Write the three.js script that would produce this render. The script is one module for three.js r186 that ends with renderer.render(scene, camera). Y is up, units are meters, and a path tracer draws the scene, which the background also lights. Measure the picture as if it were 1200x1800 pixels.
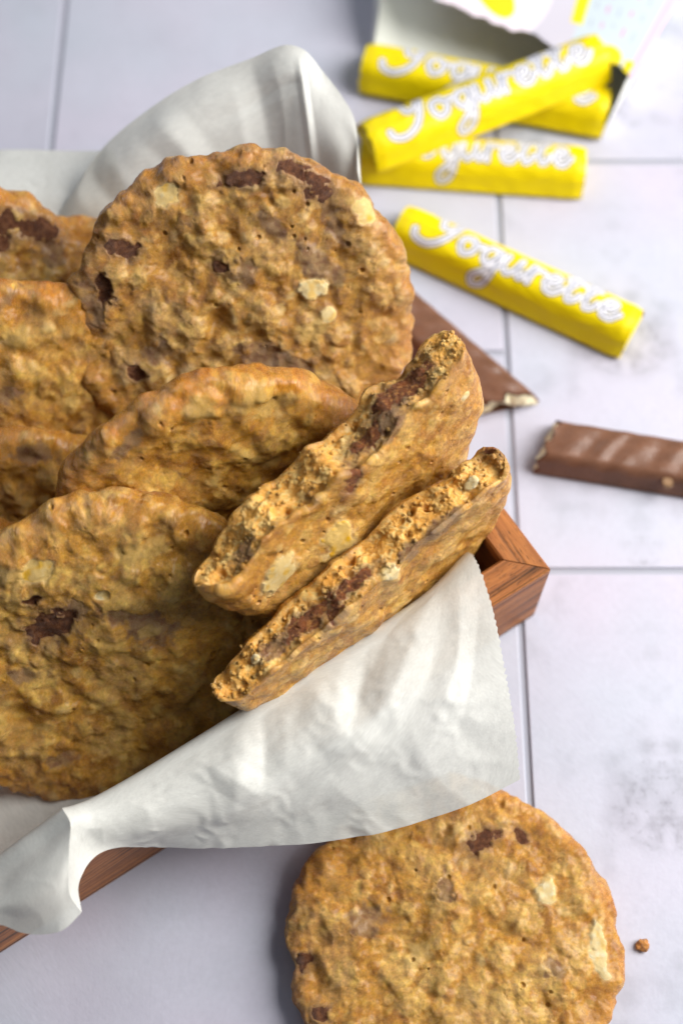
import * as THREE from 'three';
import { mergeGeometries } from 'three/addons/utils/BufferGeometryUtils.js';
import { RectAreaLightUniformsLib } from 'three/addons/lights/RectAreaLightUniformsLib.js';

// ---------------------------------------------------------------- camera, light, exposure
const W = 682, H = 1024, F = 2500, PITCH = THREE.MathUtils.degToRad(66.4), DIST = 0.5175;
const scene = new THREE.Scene();
const camera = new THREE.PerspectiveCamera(2 * Math.atan(900 / F) * 180 / Math.PI, W / H, 0.02, 12);
camera.position.set(0, DIST * Math.sin(PITCH), DIST * Math.cos(PITCH));
camera.lookAt(0, 0, 0);
camera.focus = 0.437; camera.userData.fStop = 4.8;
camera.updateMatrixWorld(true);
scene.background = new THREE.Color(0.115, 0.128, 0.15);          // the unlit room round the table
const renderer = new THREE.WebGLRenderer({ antialias: true });
renderer.setSize(W, H);
renderer.toneMapping = THREE.LinearToneMapping;
renderer.toneMappingExposure = 1.0;
renderer.shadowMap.enabled = true;
RectAreaLightUniformsLib.init();

const LABEL = (o, label, category, group, kind) => {
  if (label) o.userData.label = label;
  if (category) o.userData.category = category;
  if (group) o.userData.group = group;
  if (kind) o.userData.kind = kind;
  return o;
};
function mesh(name, geo, mat, parent) {
  const m = new THREE.Mesh(geo, mat); m.name = name; m.castShadow = m.receiveShadow = true; parent.add(m); return m;
}
function thing(name, label, category, group) {
  const g = new THREE.Group(); g.name = name; scene.add(g); return LABEL(g, label, category, group);
}

// a big window to the right of the table, a little behind it; also builds the added fill panel
function buildWindowOrFill(name, label, pos, w, h, colour, power, glow) {
  const g = thing(name, label, 'window');
  g.position.copy(pos); g.lookAt(0, 0.03, 0);
  const pane = mesh('pane', new THREE.PlaneGeometry(w, h), new THREE.MeshStandardMaterial({ color: 0x111111, emissive: colour, emissiveIntensity: glow, roughness: 1 }), g);
  pane.position.z = -0.01;
  const fm = new THREE.MeshStandardMaterial({ color: 0xd8d8d4, roughness: 0.6 });
  for (const [x, y, sx, sy] of [[0, h / 2 + 0.03, w + 0.12, 0.06], [0, -h / 2 - 0.03, w + 0.12, 0.06], [w / 2 + 0.03, 0, 0.06, h], [-w / 2 - 0.03, 0, 0.06, h]])
    mesh('frame', new THREE.BoxGeometry(sx, sy, 0.05), fm, g).position.set(x, y, -0.01);
  const l = new THREE.RectAreaLight(colour, power, w, h); l.name = 'daylight_or_fill';
  l.rotation.y = Math.PI; l.position.z = 0.02; g.add(l);
}
buildWindowOrFill('window', 'tall bright window to the right of the table', new THREE.Vector3(0.66, 0.58, -0.10), 0.6, 0.7, new THREE.Color(1.0, 0.97, 0.93), 11.2, 1.5);
buildWindowOrFill('window_001', 'added dim fill light out of view behind the table to the left', new THREE.Vector3(-0.45, 1.0, -1.15), 0.8, 0.7, new THREE.Color(0.90, 0.95, 1.0), 1.5, 0.7);  // unseen fill light added to lift the broken faces, framed like the window

// ---------------------------------------------------------------- noise
function rng(seed) { let s = seed >>> 0; return () => { s = (s + 0x6d2b79f5) | 0; let t = Math.imul(s ^ (s >>> 15), 1 | s); t = (t + Math.imul(t ^ (t >>> 7), 61 | t)) ^ t; return ((t ^ (t >>> 14)) >>> 0) / 4294967296; }; }
const PERM = new Uint8Array(512), RX = new Float32Array(256), RY = new Float32Array(256), RZ = new Float32Array(256), RW = new Float32Array(256);
{ const r = rng(77); const a = [...Array(256).keys()]; for (let i = 255; i > 0; i--) { const j = Math.floor(r() * (i + 1)); [a[i], a[j]] = [a[j], a[i]]; }
  for (let i = 0; i < 512; i++) PERM[i] = a[i & 255]; for (let i = 0; i < 256; i++) { RX[i] = r(); RY[i] = r(); RZ[i] = r(); RW[i] = r(); } }
const G3 = new Float32Array([1,1,0,-1,1,0,1,-1,0,-1,-1,0,1,0,1,-1,0,1,1,0,-1,-1,0,-1,0,1,1,0,-1,1,0,1,-1,0,-1,-1,1,1,0,-1,1,0,0,-1,1,0,-1,-1]);
const fl = Math.floor, clamp = (x, a = 0, b = 1) => (x < a ? a : x > b ? b : x), sst = (a, b, x) => { const t = clamp((x - a) / (b - a)); return t * t * (3 - 2 * t); }, mix = (a, b, t) => a + (b - a) * t;
function noise(x, y, z) {
  const X = fl(x), Y = fl(y), Z = fl(z), x0 = x - X, y0 = y - Y, z0 = z - Z, i = X & 255, j = Y & 255, k = Z & 255;
  const u = x0 * x0 * x0 * (x0 * (x0 * 6 - 15) + 10), v = y0 * y0 * y0 * (y0 * (y0 * 6 - 15) + 10), w = z0 * z0 * z0 * (z0 * (z0 * 6 - 15) + 10);
  const A = PERM[i] + j, B = PERM[i + 1] + j, AA = PERM[A & 511 & 511] + k, AB = PERM[(A + 1) & 511] + k, BA = PERM[B & 511] + k, BB = PERM[(B + 1) & 511] + k;
  const g = (h, a, b, c) => { const o = (PERM[h & 511] & 15) * 3; return G3[o] * a + G3[o + 1] * b + G3[o + 2] * c; };
  const l1 = g(AA, x0, y0, z0), l2 = g(BA, x0 - 1, y0, z0), l3 = g(AB, x0, y0 - 1, z0), l4 = g(BB, x0 - 1, y0 - 1, z0);
  const m1 = g(AA + 1, x0, y0, z0 - 1), m2 = g(BA + 1, x0 - 1, y0, z0 - 1), m3 = g(AB + 1, x0, y0 - 1, z0 - 1), m4 = g(BB + 1, x0 - 1, y0 - 1, z0 - 1);
  const a = l1 + u * (l2 - l1), b = l3 + u * (l4 - l3), c = m1 + u * (m2 - m1), d = m3 + u * (m4 - m3), e = a + v * (b - a), f = c + v * (d - c);
  return e + w * (f - e);
}
function fbm(x, y, z, n) { let s = 0, a = 1, t = 0; for (let i = 0; i < n; i++) { s += a * noise(x, y, z); t += a; a *= 0.5; x = x * 2.03 + 17.1; y = y * 2.03 + 5.3; z = z * 2.03 + 9.7; } return s / t; }
let F1 = 0, F2 = 0, ID = 0;
function worley(x, y, z) {
  const X = fl(x), Y = fl(y), Z = fl(z); F1 = 9; F2 = 9;
  for (let i = -1; i < 2; i++) for (let j = -1; j < 2; j++) for (let k = -1; k < 2; k++) {
    const h = PERM[(PERM[(PERM[(X + i) & 255] + Y + j) & 255] + Z + k) & 255];
    const dx = X + i + RX[h] - x, dy = Y + j + RY[h] - y, dz = Z + k + RZ[h] - z, d = dx * dx + dy * dy + dz * dz;
    if (d < F1) { F2 = F1; F1 = d; ID = h; } else if (d < F2) F2 = d;
  }
  F1 = Math.sqrt(F1); F2 = Math.sqrt(F2);
}
// a field of soft round lumps of uneven height
function lumps(x, y, z, k = 3.4, sd = 0) {
  const X = fl(x), Y = fl(y), Z = fl(z); let s = 0, tw = 1e-4; let best = 0;
  for (let i = -1; i < 2; i++) for (let j = -1; j < 2; j++) for (let l = -1; l < 2; l++) {
    const h = PERM[(PERM[(PERM[(X + i + sd) & 255] + Y + j) & 255] + Z + l) & 255];
    const dx = X + i + RX[h] - x, dy = Y + j + RY[h] - y, dz = Z + l + RZ[h] - z, w = Math.exp(-k * (dx * dx + dy * dy + dz * dz));
    s += w * (RW[h] * 1.6 - 0.45); tw += w * w * w; best += w * w * w * RX[(h * 3) & 255];
  }
  ID_T = best / tw; return s;
}
let ID_T = 0;
// textures
function dataTex(w, h, fn, srgb) {
  const d = new Uint8Array(w * h * 4);
  for (let y = 0; y < h; y++) for (let x = 0; x < w; x++) { const c = fn(x / w, y / h, x, y), o = (y * w + x) * 4; d[o] = clamp(c[0]) * 255; d[o + 1] = clamp(c[1]) * 255; d[o + 2] = clamp(c[2]) * 255; d[o + 3] = 255; }
  const t = new THREE.DataTexture(d, w, h); t.wrapS = t.wrapT = THREE.RepeatWrapping; t.magFilter = t.minFilter = THREE.LinearFilter; if (srgb) t.colorSpace = THREE.SRGBColorSpace; t.needsUpdate = true; return t;
}
// a repeating noise: sampled on two circles
const tileNoise = (u, v, s, n, seed) => { const a = u * 6.28318, b = v * 6.28318; return fbm(Math.cos(a) * s + seed, Math.sin(a) * s + Math.cos(b) * s * 0.9 + 31, Math.sin(b) * s + seed * 2.3, n); };

// ---------------------------------------------------------------- pixels to points (used to measure the photograph once)
const CP = camera.position.clone(), FW = new THREE.Vector3(0, -Math.sin(PITCH), -Math.cos(PITCH)), RT = new THREE.Vector3(1, 0, 0), UPV = new THREE.Vector3(0, Math.cos(PITCH), -Math.sin(PITCH));
const V = (x, y, z) => new THREE.Vector3(x, y, z);
const ray = (u, v) => FW.clone().addScaledVector(RT, (u - 600) / F).addScaledVector(UPV, -(v - 900) / F);
const at = (u, v, h = 0) => { const d = ray(u, v); return CP.clone().addScaledVector(d, (h - CP.y) / d.y); };
const atDepth = (u, v, z) => CP.clone().addScaledVector(ray(u, v), z);
const atPlane = (u, v, o, n) => { const d = ray(u, v); return CP.clone().addScaledVector(d, o.clone().sub(CP).dot(n) / d.dot(n)); };

// ---------------------------------------------------------------- table of square white boards
{
  const table = thing('table', 'white painted table top of square boards with grey joints'); table.userData.kind = 'structure';
  const joint = new THREE.MeshStandardMaterial({ color: new THREE.Color(0.36, 0.37, 0.43), roughness: 0.9 });
  const base = mesh('joint_bed', new THREE.BoxGeometry(2.2, 0.02, 2.2), joint, table); base.position.y = -0.0109;
  const boardTex = (wear) => dataTex(1024, 1024, (u, v) => {
    const a = fbm(u * 4 + 3, v * 4, 1, 3), b = fbm(u * 13, v * 13, 5, 4), c = fbm(u * 45, v * 45, 9, 3), fine = fbm(u * 210, v * 210, 3, 2), zone = sst(-0.05, 0.3, a + b * 0.4);
    const blot = sst(-0.1, 0.4, b * 0.8 + c * 0.4 + a * 0.5) * 0.075 + zone * sst(-0.1, 0.45, c * 0.8 + fine * 0.6) * 0.085 + zone * sst(0.2, 0.5, fine) * 0.05;   // grey mottled wear
    const t = 0.755 + a * 0.03 + c * 0.02 + fine * 0.02 - blot * wear, k = fbm(u * 9, v * 9, 44, 2) * 0.022;
    return [t * 0.975 + k, t * 0.978 - k * 0.3, t * 1.045 + 0.004];
  }, true);
  const bumpT = dataTex(512, 512, (u, v) => { const g = 0.5 + 0.3 * tileNoise(u, v, 9, 4, 7) + 0.25 * tileNoise(u, v, 30, 2, 9); return [g, g, g]; });
  const S = 0.1786, gap = 0.0023;
  const r = rng(5), texs = [boardTex(0.25), boardTex(1)];
  const mats = [0, 1, 2, 3].map((i) => {
    const t = texs[i & 1].clone(), b = bumpT.clone(); t.repeat.set(2.4, 2.4); t.wrapS = t.wrapT = THREE.MirroredRepeatWrapping; t.offset.set(i * 0.37, i * 0.21); b.repeat.set(6, 6); t.needsUpdate = b.needsUpdate = true;
    return new THREE.MeshPhysicalMaterial({ color: new THREE.Color(0.99, 0.99, 1.0).multiplyScalar(0.95 + 0.015 * i), map: t, bumpMap: b, bumpScale: 0.00010, roughness: 0.5 });
  });
  const shape = (w, d) => { const s = new THREE.Shape(), e = 0.0004; s.moveTo(-w / 2 + e, -d / 2 + e); s.lineTo(w / 2 - e, -d / 2 + e); s.lineTo(w / 2 - e, d / 2 - e); s.lineTo(-w / 2 + e, d / 2 - e); s.closePath();
    const g = new THREE.ExtrudeGeometry(s, { depth: 0.006, bevelEnabled: true, bevelThickness: 0.0004, bevelSize: 0.0004, bevelSegments: 2 }); g.rotateX(-Math.PI / 2); return g; };
  const cols = [[-0.301, 0.5], [-0.119, 0.0], [0.063, 0.5], [0.245, 0.2], [-0.483, 0.1]];     // left edge of each column, row shift
  for (const [x0, sh] of cols) {
    const w = 0.182 - gap, g = shape(w, S - gap);
    for (let k = -4; k < 4; k++) {
      const b = mesh('board', g, mats[2 * Math.floor(r() * 2) + (x0 > 0 ? 1 : 0)], table), zc = (sh === 0.0 ? -0.0664 : sh === 0.5 ? 0.0229 : 0.0229 + sh * S) + (k + 0.5) * S;
      b.position.set(x0 + 0.091, -0.0064, zc); if (r() < 0.5) b.rotation.y = Math.PI;
    }
  }
}

// ---------------------------------------------------------------- wooden box
const BOXH = 0.045, WT = 0.0115, BL = 0.232, BD = 0.182;
const box = thing('wooden_box', 'open brown wooden box of mitred boards that holds the cookies', 'box');
{
  const c = at(967, 1001, 0.045);                      // middle of its right front edge
  box.position.set(c.x, 0, c.z); box.rotation.y = THREE.MathUtils.degToRad(32.9);   // local: front right corner at 0,0; x to the left is negative, z to the back negative
  const wood = (seed, dark) => dataTex(1024, 256, (u, v) => {
    const w = noise(u * 3 + seed, v * 2, seed) * 0.6, g = fbm(u * 3 + seed, v * 14 + w * 2.2, seed * 1.7, 4), f = fbm(u * 26 + seed, v * 130, 4 + seed, 3), p = fbm(u * 60, v * 260 + seed, 9, 2);
    let t = 0.5 + g * 0.75 + f * 0.35;
    const pore = sst(0.18, 0.42, p) * 0.55, streak = sst(0.12, 0.42, fbm(u * 2.2 + seed * 3, v * 22 + w * 4, 2.2, 3));
    const a = [0.72, 0.475, 0.26], b = [0.44, 0.25, 0.13];
    const o = [0, 1, 2].map((i) => mix(b[i], a[i], clamp(t)) * (1 - 0.5 * streak * dark) * (1 - pore * 0.6));
    return [o[0] * 1.08, o[1] * 1.08, o[2] * 1.05];
  }, true);
  const mat = (seed, dark) => { const t = wood(seed, dark); return new THREE.MeshPhysicalMaterial({ map: t, bumpMap: t, bumpScale: 0.0003, roughness: 0.5, specularIntensity: 0.6 }); };
  // a wall with mitred ends along x from 0 to -L, thickness inward (-z), bevelled edges
  const wall = (L, m) => {
    const e = 0.0007, P = [], uv = [], idx = [];
    const prof = [[0, e], [0, BOXH - e], [e, BOXH], [WT - e, BOXH], [WT, BOXH - e], [WT, 0], [e, 0]];
    for (let i = 0; i < prof.length; i++) {
      const [a, ya] = prof[i], [b, yb] = prof[(i + 1) % prof.length], n = P.length / 3, v0 = i * 0.03, v1 = v0 + Math.hypot(b - a, yb - ya);
      const N = 30;
      for (let k = 0; k <= N; k++) {
        const t = k / N; let xa = mix(-a, -L + a, t), xb = mix(-b, -L + b, t);
        P.push(xa, ya, -a, xb, yb, -b); uv.push(xa / 0.2, (v0 + 0) / 0.05, xb / 0.2, v1 / 0.05);
        if (k < N) { const q = n + k * 2; idx.push(q, q + 1, q + 2, q + 1, q + 3, q + 2); }
      }
    }
    const cap = (x, s) => { const n = P.length / 3; prof.forEach(([a, y]) => { P.push(s ? -L + a : -a, y, -a); uv.push(a / 0.2, y / 0.05); }); for (let k = 1; k < prof.length - 1; k++) s ? idx.push(n, n + k, n + k + 1) : idx.push(n, n + k + 1, n + k); };
    cap(0, 0); cap(0, 1);
    const g = new THREE.BufferGeometry(); g.setAttribute('position', new THREE.Float32BufferAttribute(P, 3)); g.setAttribute('uv', new THREE.Float32BufferAttribute(uv, 2)); g.setIndex(idx);
    const f = g.toNonIndexed(); f.computeVertexNormals(); return f;
  };
  const o = 0.0002;
  const w1 = mesh('wall_board', wall(BL, 0), mat(1.3, 0.9), box);
  const w2 = mesh('wall_board', wall(BD, 0), mat(4.1, 0.5), box); w2.rotation.y = Math.PI / 2; w2.position.set(o, 0, -BD - o);
  const w3 = mesh('wall_board', wall(BL, 0), mat(6.7, 0.8), box); w3.rotation.y = Math.PI; w3.position.set(-BL, 0, -BD - 2 * o);
  const w4 = mesh('wall_board', wall(BD, 0), w2.material, box); w4.rotation.y = -Math.PI / 2; w4.position.set(-BL - o, 0, -o);
  const fl0 = mesh('base_board', new THREE.BoxGeometry(BL - 2 * WT - 0.001, 0.005, BD - 2 * WT - 0.001), w3.material, box); fl0.position.set(-BL / 2, 0.004, -BD / 2);
  box.updateMatrixWorld(true);
}
const boxPt = (x, y, z) => box.localToWorld(V(x, y, z));

// ---------------------------------------------------------------- cookies
const grainT = dataTex(512, 512, (u, v) => { const a = tileNoise(u, v, 6, 3, 13), b = tileNoise(u, v, 26, 3, 17); const g = 0.5 + 0.35 * a + 0.5 * b; return [g, clamp(0.72 + 1.0 * a + 0.9 * b, 0.25, 1), g]; });
grainT.repeat.set(1, 1);
const doughMat = new THREE.MeshPhysicalMaterial({ vertexColors: true, bumpMap: grainT, bumpScale: 0.00035, roughnessMap: grainT, roughness: 0.33, specularIntensity: 1.0, clearcoat: 0.22, clearcoatRoughness: 0.22 });
const chunkMat = new THREE.MeshPhysicalMaterial({ vertexColors: true, bumpMap: grainT, bumpScale: 0.0005, roughnessMap: grainT, roughness: 0.45, specularIntensity: 0.8 });

const rnd = (g) => (g > 0 ? (1 - Math.exp(-3.2 * g)) / 1.5 : g * 1.5);   // round tops, narrow gaps
const OUT = { d: 0, r: 0, g: 0, b: 0 };
const CREAM = [0.94, 0.72, 0.34], PALE = [0.79, 0.478, 0.128], GOLD = [0.57, 0.264, 0.034], BROWN = [0.36, 0.133, 0.016], TOAST = [0.54, 0.170, 0.011], CHOC = [0.105, 0.034, 0.013], CHOC2 = [0.21, 0.080, 0.030], BLOOM = [0.30, 0.175, 0.080];
const mix3 = (c, d, t) => { c[0] += (d[0] - c[0]) * t; c[1] += (d[1] - c[1]) * t; c[2] += (d[2] - c[2]) * t; };
// every number in millimetres; edge: how near the rim (0..1); cut: how far on a broken face (0..1)
function dough(x, y, z, edge, cut, c) {
  const s = c.seed * 37.7; x += s; y += s * 0.31; z += s * 0.77;
  const q = c.lump ?? 1;
  // warp so that no cell pattern reads
  const wx = noise(x * 0.11, y * 0.11, z * 0.11 + 3) * 2.2 + noise(x * 0.4, y * 0.4, z * 0.4) * 0.7, wy = noise(x * 0.11 + 9, y * 0.11, z * 0.11) * 2.6 + noise(x * 0.4 + 5, y * 0.4, z * 0.4) * 0.7;
  const X = x + wx, Y = y + wy, Z = z;
  let d = fbm(x / 26, y / 26, z / 26, 2) * 2.8 * q + fbm(x / 8, y / 8, z / 8, 2) * 1.5 * q;
  const big = sst(-0.25, 0.3, noise(x / 17 + 4, y / 17, z / 17));
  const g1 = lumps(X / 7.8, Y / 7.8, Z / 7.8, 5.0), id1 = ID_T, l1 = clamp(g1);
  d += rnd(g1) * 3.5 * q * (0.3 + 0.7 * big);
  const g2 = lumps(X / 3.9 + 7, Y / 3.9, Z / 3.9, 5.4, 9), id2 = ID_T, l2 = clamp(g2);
  const fq = (c.fine ?? 1) * (1 - 0.2 * edge);
  d += rnd(g2) * 1.55 * fq * (1.0 - 0.4 * big) * (0.6 + 0.4 * q);
  d += lumps(x / 1.9 + 3, y / 1.9, z / 1.9, 5, 31) * 0.30 * fq + fbm(x / 0.9, y / 0.9, z / 0.9, 2) * 0.16;
  // creases
  const rg = 1 - Math.abs(fbm(X / 11 + 40, Y / 11, Z / 11, 2)) * 3.2; const ck = sst(0.72, 0.99, rg) * sst(-0.1, 0.25, noise(x / 21, y / 21 + 8, z / 21));
  d -= ck * 0.0 * q;
  // small air holes
  worley(x / 4.3 + 60, y / 4.3, z / 4.3); let hole = RX[(ID * 7) & 255] < 0.2 ? sst(0.16, 0.07, F1 - 0.07 * RY[ID]) : 0;
  worley(x / 1.7 + 20, y / 1.7, z / 1.7); const hole2 = RX[(ID * 5) & 255] < 0.28 ? sst(0.24, 0.1, F1) : 0;
  d -= hole * 1.0 + hole2 * 0.28;
  // colour of the dough: patches and lumps of their own tone
  const col = [GOLD[0], GOLD[1], GOLD[2]];
  const n1 = fbm(x / 7 + 2, y / 7, z / 7, 3), n2 = fbm(x / 2.2, y / 2.2 + 7, z / 2.2, 2), n3 = fbm(x / 15, y / 15 + 3, z / 15 + 5, 2);
  mix3(col, PALE, sst(0.0, 0.5, n1 + n2 * 0.35) * 0.45);
  mix3(col, BROWN, sst(0.0, 0.42, -n1 + n2 * 0.5) * 0.75);
  mix3(col, PALE, sst(0.10, 0.30, g1 + n2 * 0.35) * sst(0.22, 0.45, id1) * 0.62);      // tone follows lump height: raised lumps paler, gaps darker
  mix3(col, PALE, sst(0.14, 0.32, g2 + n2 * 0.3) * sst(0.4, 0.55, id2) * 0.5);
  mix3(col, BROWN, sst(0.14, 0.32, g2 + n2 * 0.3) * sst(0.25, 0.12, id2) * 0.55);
  mix3(col, [0.58, 0.33, 0.10], sst(0.05, 0.35, n3) * 0.5);                 // greyer damp patches
  mix3(col, TOAST, clamp(edge * (0.55 + n1 * 1.3 + n2 * 0.4)) * 0.85);      // browner baked rim
  { const sp = fbm(x / 0.75 + 8, y / 0.75, z / 0.75, 2), sp2 = noise(x / 1.9, y / 1.9 + 3, z / 1.9), f = 1 + 0.42 * sp + 0.22 * sp2; col[0] *= f; col[1] *= f * (1 + 0.12 * sp2); col[2] *= f; }
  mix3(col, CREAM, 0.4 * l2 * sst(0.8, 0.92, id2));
  if (cut > 0) {
    const cx = x + n2 * 1.5, cy = y + n1 * 2;
    const tr = sst(2.6, 0.6, Math.abs(z + n1 * 5 + 1)) * sst(-0.25, 0.15, noise(x / 9, 2.5, 3)); let k = fbm(x / 7, y / 7, z / 5 + 9, 2) * 2.0 - tr * 1.6;
    worley(cx / 3.1, cy / 3.1, z / 3.1 + 3); k += Math.max(0, 1 - F1 * F1 * 1.3) * 0.6 * (0.3 + RW[ID]); const t1 = RW[ID];
    worley(cx / 1.25, cy / 1.25, z / 1.25 + 3); k += Math.max(0, 1 - F1 * F1 * 1.3) * 0.36 * (0.2 + RW[ID]); const t2 = RW[ID];
    worley(x / 5 + 3, y / 5, z / 5); k -= RX[(ID * 3) & 255] < 0.3 ? sst(0.42, 0.12, F1) * 1.7 : 0;
    k += fbm(x / 0.8, y / 0.8, z / 0.8, 2) * 0.3;
    d = mix(d, k - 0.8, cut);
    const cc = [0.96, 0.48, 0.085]; mix3(cc, [0.98, 0.66, 0.22], sst(0.45, 1, t1 * 0.5 + t2 * 0.6)); mix3(cc, [0.90, 0.38, 0.04], sst(0.15, 0.5, n1) * 0.6); mix3(cc, [0.85, 0.30, 0.02], tr * 0.6); mix3(cc, [0.76, 0.32, 0.045], sst(0.15, 0.5, n3 + n2 * 0.4) * 0.6);
    mix3(col, cc, cut);
  }
  OUT.d = d; OUT.r = col[0]; OUT.g = col[1]; OUT.b = col[2];
}
// inclusions: {x,y,z,a,b,h,turn,kind}; mask 0..1
function incl(p, x, y, z, sd) {
  const dx = x - p.x, dy = y - p.y, dz = z - p.z, ct = Math.cos(p.turn), st = Math.sin(p.turn);
  const u = (dx * ct + dy * st) / p.a, v = (-dx * st + dy * ct) / p.b, w = dz / p.h, r2 = u * u + v * v + w * w;
  if (r2 > 5) return 0;
  HALO = 0; const rr =  Math.sqrt(r2) + fbm(x / 3.6 + sd, y / 3.6, z / 3.6 + p.x, 3) * (p.kind === 'cream' ? 0.6 : 1.15);
  HALO = sst(1.9, 0.95, rr); return sst(1.2, 0.66, rr);
}
let HALO = 0;
// base: {P,N,idx,edge,cut} in millimetres, turned into a displaced dough mesh and its inclusions
function bake(name, base, cfg, group) {
  const n = base.P.length / 3, P = new Float32Array(n * 3), C = new Float32Array(n * 3), UV = new Float32Array(n * 2), B = base.P, N = base.N, inc = cfg.inc ?? [], M = inc.map(() => new Float32Array(n));
  for (let i = 0; i < n; i++) {
    const x = B[i * 3], y = B[i * 3 + 1], z = B[i * 3 + 2];
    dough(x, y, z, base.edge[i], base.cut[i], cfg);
    let d = OUT.d * (base.amp ? base.amp[i] : 1); const col = [OUT.r, OUT.g, OUT.b];
    if (cfg.tint) for (let q = 0; q < 3; q++) col[q] *= cfg.tint[q];
    const fine = fbm(x / 2.4 + 3, y / 2.4, z / 2.4, 3);
    for (let k = 0; k < inc.length; k++) {
      const p = inc[k]; HALO = 0; const m = incl(p, x, y, z, cfg.seed); M[k][i] = m;
      if (p.kind === 'choc' && HALO > 0) mix3(col, BLOOM, HALO * 0.6);
      if (m <= 0) continue;
      if (p.kind === 'choc') { d = d * (1 - (p.red ? 0.3 : 0.6) * m) - m * (p.sink ?? 0.35); mix3(col, CHOC2, m * 0.9); }
      else if (p.kind === 'smear') { d = d * (1 - 0.2 * m); mix3(col, BLOOM, m * 0.78); mix3(col, CHOC2, clamp(m * sst(-0.15, 0.4, fine)) * 0.8); }
      else if (p.kind === 'cream') { d = d * (1 - 0.65 * m) + m * 0.5; mix3(col, CREAM, m * 0.9); }
      else mix3(col, [0.66, 0.43, 0.12], m * 0.6);
    }
    P[i * 3] = (x + N[i * 3] * d) / 1000; P[i * 3 + 1] = (y + N[i * 3 + 1] * d) / 1000; P[i * 3 + 2] = (z + N[i * 3 + 2] * d) / 1000;
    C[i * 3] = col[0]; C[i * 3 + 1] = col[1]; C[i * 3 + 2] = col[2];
    UV[i * 2] = (x + z * 0.6) / 9; UV[i * 2 + 1] = (y + z * 0.8) / 9;
  }
  const g = new THREE.BufferGeometry();
  g.setAttribute('position', new THREE.BufferAttribute(P, 3)); g.setAttribute('color', new THREE.BufferAttribute(C, 3)); g.setAttribute('uv', new THREE.BufferAttribute(UV, 2)); g.setIndex(base.idx); g.computeVertexNormals();
  const fi = [], di = []; for (let t = 0; t < base.idx.length; t += 3) { const [a, b, c] = [base.idx[t], base.idx[t + 1], base.idx[t + 2]]; (base.cut[a] + base.cut[b] + base.cut[c] > 1.5 ? fi : di).push(a, b, c); }
  const share = (ix) => { const q = new THREE.BufferGeometry(); for (const k of ['position', 'normal', 'color', 'uv']) q.setAttribute(k, g.attributes[k]); q.setIndex(ix); return q; };
  if (fi.length) { mesh('crust', share(di), doughMat, group); mesh('broken_face', share(fi), doughMat, group); } else mesh('dough', g, doughMat, group);
  inc.forEach((p, k) => {
    if (p.kind === 'smear' || p.kind === 'tint') return;
    const m = M[k], map = new Map(), ip = [], ic = [], iu = [], ii = [], nn = g.attributes.normal.array;
    for (let t = 0; t < base.idx.length; t += 3) {
      const a = base.idx[t], b = base.idx[t + 1], c = base.idx[t + 2]; if (Math.max(m[a], m[b], m[c]) < 0.35) continue;
      for (const v of [a, b, c]) {
        if (!map.has(v)) {
          map.set(v, map.size);
          const x = B[v * 3], y = B[v * 3 + 1], z = B[v * 3 + 2], f = fbm(x / 1.6 + 31, y / 1.6, z / 1.6, 3), lift = ((m[v] - 0.55) * 0.6 + f * (p.kind === 'cream' ? 0.12 : 0.25) * m[v]) / 1000 * (p.lift ?? 1);
          for (let q = 0; q < 3; q++) ip.push(P[v * 3 + q] + nn[v * 3 + q] * lift);
          const col = p.kind === 'choc' ? [...CHOC] : [...CREAM];
          if (p.kind === 'choc') { mix3(col, CHOC2, sst(-0.2, 0.4, f)); mix3(col, [0.24, 0.10, 0.042], sst(0.1, 0.5, fbm(x / 3, y / 3 + 4, z / 3, 2)) * 0.6); if (p.red) { mix3(col, [0.30, 0.095, 0.028], 0.35 + 0.6 * sst(-0.1, 0.3, fbm(x / 2.2, y / 2.2 + 7, z / 2.2, 3))); mix3(col, [0.62, 0.30, 0.08], sst(0.08, 0.3, fbm(x / 1.3 + 9, y / 1.3, z / 1.3, 2)) * 0.5); } }
          else { mix3(col, [0.95, 0.82, 0.52], sst(0, 0.4, f)); mix3(col, [0.90, 0.57, 0.13], sst(0.05, 0.4, fbm(x / 4, y / 4 + 9, z / 4, 2)) * 0.8 + (p.gold ?? 0)); }
          ic.push(...col); iu.push(UV[v * 2], UV[v * 2 + 1]);
        }
        ii.push(map.get(v));
      }
    }
    if (ii.length < 30) return;
    const q = new THREE.BufferGeometry(); q.setAttribute('position', new THREE.Float32BufferAttribute(ip, 3)); q.setAttribute('color', new THREE.Float32BufferAttribute(ic, 3)); q.setAttribute('uv', new THREE.Float32BufferAttribute(iu, 2)); q.setIndex(ii); q.computeVertexNormals();
    mesh(p.kind === 'choc' ? 'chocolate_chunk' : 'cream_chunk', q, chunkMat, group);
  });
  return { P, g };
}
function normalsOf(P, idx) {
  const g = new THREE.BufferGeometry(); g.setAttribute('position', new THREE.Float32BufferAttribute(P, 3)); g.setIndex(idx); g.computeVertexNormals(); return g.attributes.normal.array;
}
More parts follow.
